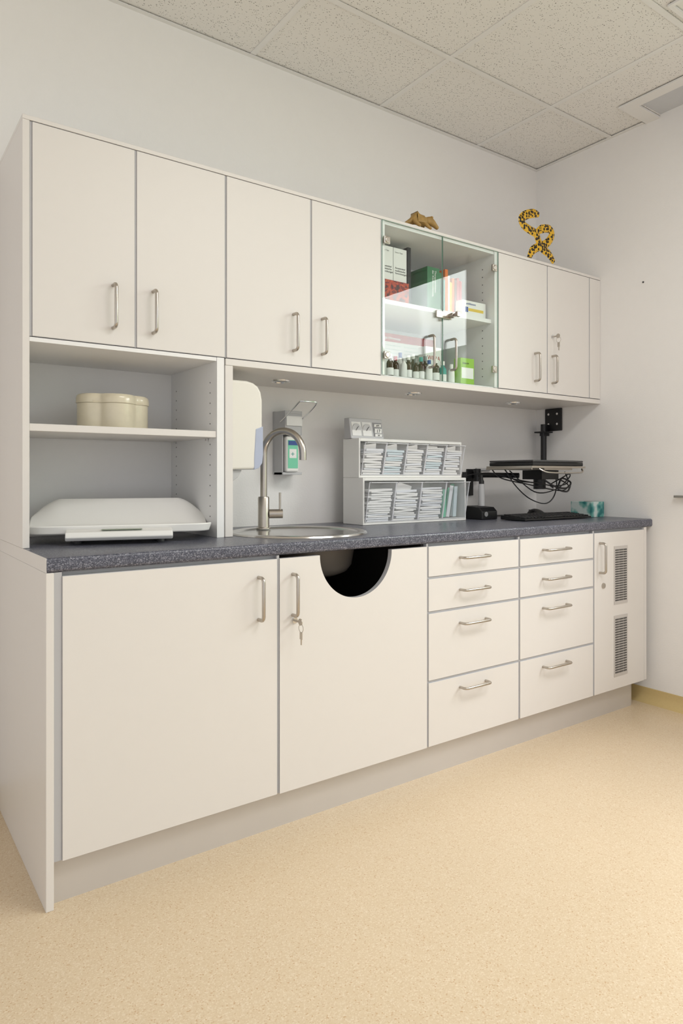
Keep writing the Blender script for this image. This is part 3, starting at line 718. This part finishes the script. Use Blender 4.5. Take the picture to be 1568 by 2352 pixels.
cable([(2.44,2.12,1.06),(2.47,2.08,1.01),(2.54,2.02,1.0),(2.62,1.98,.985),(2.70,1.97,1.0),(2.72,2.0,1.05)])
cable([(2.40,2.16,1.06),(2.42,2.12,1.02),(2.50,2.02,.99),(2.58,1.97,.97),(2.67,1.97,.965),(2.73,1.99,.99),(2.70,2.04,1.02),(2.64,2.08,1.015)])
cable([(2.45,2.10,1.055),(2.50,2.0,.96),(2.60,1.96,.97),(2.68,1.95,1.02),(2.74,1.99,1.04),(2.76,2.05,1.02),(2.72,2.08,.99),(2.66,2.02,.975),(2.60,1.98,.99)])
cable([(2.56,2.02,1.03),(2.60,1.97,.985),(2.66,1.95,.975),(2.71,1.96,1.0),(2.69,1.99,1.02),(2.64,1.97,1.0),(2.62,1.96,.97),(2.67,1.95,.96),(2.72,1.97,.985)],.004)
cable([(2.37,2.32,1.03),(2.42,2.2,1.045),(2.48,2.12,1.02),(2.56,2.06,1.0)])
kb=empty('keyboard',(2.57,1.985,.8355),'flat black computer keyboard on the worktop','keyboard')
bm=bmesh.new();prism(bm,[(1.915,.8375),(1.915,.845),(2.055,.857),(2.055,.8375)],2.345,2.795,'x');fin('body',bm,'blk',kb,bevel=.002)
bm=bmesh.new()
for j in range(5):
    for i in range(20):
        if j==0 and 5<i<12:continue
        x=2.353+i*.0218;y=1.924+j*.025;z=.845+(y-1.915)/.14*.012
        B(bm,x,x+.018,y,y+.020,z,z+.006)
B(bm,2.353+6*.0218,2.353+12*.0218-.004,1.924,1.944,.846,.852)
fin('keys',bm,'blk',kb,bevel=.001,seg=1)
for x in(2.36,2.77):box('foot',x,x+.015,2.03,2.04,.8355,.838,'grey',kb)
kb.rotation_euler[2]=math.radians(-2)
ms=empty('computer_mouse',(2.74,2.18,.8355),'black computer mouse behind the keyboard','mouse')
bm=bmesh.new();bmesh.ops.create_uvsphere(bm,u_segments=24,v_segments=14,radius=1)
for v in bm.verts:
    v.co=Vector((2.74+v.co.x*.06,2.18+v.co.y*.034,.8355+max(0,v.co.z)*.034*(1-.25*v.co.x)))
fin('body',bm,'blk',ms,smooth=True)
ms2=box('button',2.70,2.716,2.165,2.195,.862,.866,'dgrey',ms,.001)
bm=bmesh.new();sweep(bm,spline([(2.68,2.18,.845),(2.62,2.22,.8385),(2.54,2.25,.8385),(2.46,2.24,.8385),(2.40,2.27,.8385)],8),.0022,6);fin('cable',bm,'blk',ms,smooth=True)
ch=empty('otoscope_charger',(2.325,2.165,.8355),'black charging base holding a silver handheld instrument','charger')
bm=bmesh.new();prism(bm,[(2.105,.8355),(2.105,.872),(2.125,.890),(2.215,.895),(2.22,.8355)],2.275,2.375,'x');fin('base',bm,'blk',ch,bevel=.004)
bm=bmesh.new();lathe(bm,[(.015,0),(.015,.09),(.0135,.094),(.0135,.10)],(2.335,2.165,.8945),24);fin('handle',bm,'lgrey',ch,smooth=True)
bm=bmesh.new();lathe(bm,[(.012,.0),(.012,.012),(.008,.02),(.007,.04),(0,.04)],(2.335,2.165,.9946),20);fin('tip',bm,'blk',ch,smooth=True)
bm=bmesh.new();lathe(bm,[(.011,0),(.011,-.0015),(0,-.0015)],(2.30,2.1045,.86),16,axis='y');fin('button',bm,'grey',ch)
tb=empty('tissue_box',(2.885,1.99,.8355),'white and teal patterned tissue box','tissue box')
bm=bmesh.new();B(bm,2.835,2.935,1.935,2.05,.8355,.908);fin('carton',bm,'tissue',tb,bevel=.0015)
bm=bmesh.new();lathe(bm,[(.028,0),(.028,.0008),(0,.0008)],(2.885,1.99,.9081),24)
for v in bm.verts:v.co.y=1.99+(v.co.y-1.99)*.5
fin('opening',bm,'dgrey',tb)
# small wall bits
bm=bmesh.new();lathe(bm,[(.004,0),(.004,-.003),(0,-.004)],(XR,1.756,1.925),12,axis='x');fin('wall_plug',bm,'dgrey',label='small dark hole plug in the white wall',cat='plug')
bm=bmesh.new();B(bm,2.945,XR-.0005,.8,1.60,.935,.945);fin('wall_ledge',bm,'steel',bevel=.001,label='narrow metal ledge fixed to the white wall',cat='ledge')
# ------------------------------------------------------------ figurines
bm=bmesh.new()
def lx(u):return 2.455+(u-1220)*.0029
def lz(u,v_):
    x=lx(u);return 1.0274+(1095-v_)*(.5823*x+.813*1.99)/1571.3
def P3(u,v_,y=1.995):return(lx(u),y,lz(u,v_))
s1=spline([P3(1244,488),P3(1232,485),P3(1213,489),P3(1203,499),P3(1209,513),P3(1224,524),P3(1237,532),P3(1243,547),P3(1252,566),P3(1268,578),P3(1281,598)],4)
n1=len(s1);sweep(bm,s1,[.012+.008*min(1,i/4)*min(1,(n1-i)/5) for i in range(n1)],8,flat=.35)
s2=spline([P3(1236,532,1.996),P3(1252,521,1.996),P3(1272,522,1.996),P3(1276,537,1.996),P3(1264,554,1.996),P3(1244,562,1.996),P3(1229,571,1.996),P3(1221,588,1.996)],4)
n1=len(s2);sweep(bm,s2,[.011+.008*min(1,i/4)*min(1,(n1-i)/5) for i in range(n1)],8,flat=.35)
zmin=min(v.co.z for v in bm.verts)
for v in bm.verts:v.co.z+=1.9972-zmin
fin('leopard_figurine',bm,'leopard',smooth=True,label='flat yellow leopard-print figure with bent limbs on cabinet top',cat='figurine')
def skin(name,pts,edges,rad,m,label,cat):
    me=bpy.data.meshes.new(name);me.from_pydata(pts,edges,[]);o=bpy.data.objects.new(name,me);COL.objects.link(o)
    o.modifiers.new('Skin','SKIN')
    bpy.context.view_layer.update()
    sv=me.skin_vertices[0].data
    for i,r in enumerate(rad):sv[i].radius=(r,r) if not isinstance(r,tuple) else r
    sv[0].use_root=True
    ss=o.modifiers.new('Sub','SUBSURF');ss.levels=2;ss.render_levels=2
    me.materials.append(M[m]);bpy.context.view_layer.update()
    nm=bpy.data.meshes.new_from_object(o.evaluated_get(bpy.context.evaluated_depsgraph_get()));bpy.data.objects.remove(o)
    bm=bmesh.new();bm.from_mesh(nm)
    z=min(v.co.z for v in bm.verts)
    for v in bm.verts:v.co.z+=1.9972-z
    for f in bm.faces:f.smooth=True
    return fin(name,bm,m,smooth=True,label=label,cat=cat)
x0=1.745;z0=2.0;y=1.998
pts=[(x0+.055,y,z0+.040),(x0+.03,y,z0+.038),(x0+.008,y+.002,z0+.018),(x0-.012,y+.004,z0+.008),(x0+.085,y,z0+.036),(x0+.105,y-.004,z0+.040),(x0+.128,y-.008,z0+.030),(x0+.150,y-.012,z0+.014),
 (x0+.118,y-.016,z0+.056),(x0+.122,y+.010,z0+.058),(x0+.090,y-.016,z0+.012),(x0+.108,y-.019,z0+.004),(x0+.088,y+.014,z0+.010),(x0+.028,y-.016,z0+.014),(x0+.052,y-.019,z0+.004),(x0+.028,y+.014,z0+.012),(x0+.05,y+.018,z0+.004)]
ed=[(0,1),(1,2),(2,3),(0,4),(4,5),(5,6),(6,7),(5,8),(5,9),(4,10),(10,11),(4,12),(1,13),(13,14),(1,15),(15,16)]
rad=[.020,.018,.009,.004,.015,.016,.012,.007,.004,.004,.007,.005,.006,.009,.006,.008,.005]
skin('animal_figurine',pts,ed,rad,'wood','carved brown wooden animal lying on the cabinet top','figurine')
# ------------------------------------------------------------ lights
def area(name,loc,rot,sx_,sy_,e,col=(1,1,1)):
    l=bpy.data.lights.new(name,'AREA');l.shape='RECTANGLE';l.size=sx_;l.size_y=sy_;l.energy=e;l.color=col
    o=bpy.data.objects.new(name,l);COL.objects.link(o);o.location=loc;o.rotation_euler=rot;return o
area('ceiling_light',(1.6,.2,2.62),(0,0,0),1.2,.6,24,(1,.99,.97))
area('sky_light',(4.1,-.1,2.9),(0,math.radians(58),0),1.6,2.8,135,(.97,.98,1))
w=bpy.data.worlds.new('World');SC.world=w;w.use_nodes=True
bg=w.node_tree.nodes['Background'];bg.inputs[0].default_value=(.99,.99,1,1);bg.inputs[1].default_value=.90
# ------------------------------------------------------------ camera
c=bpy.data.cameras.new('camera');c.sensor_width=36;c.sensor_fit='AUTO';c.lens=1571.3/2352*36;c.shift_y=-(1176-1094.9)/2352;c.clip_start=.02
co=bpy.data.objects.new('camera',c);COL.objects.link(co);co.location=(0,0,1.0274);co.rotation_euler=(math.radians(90),0,-.6215)
SC.camera=co
SC.view_settings.view_transform='Standard'
SC.view_settings.exposure=.04
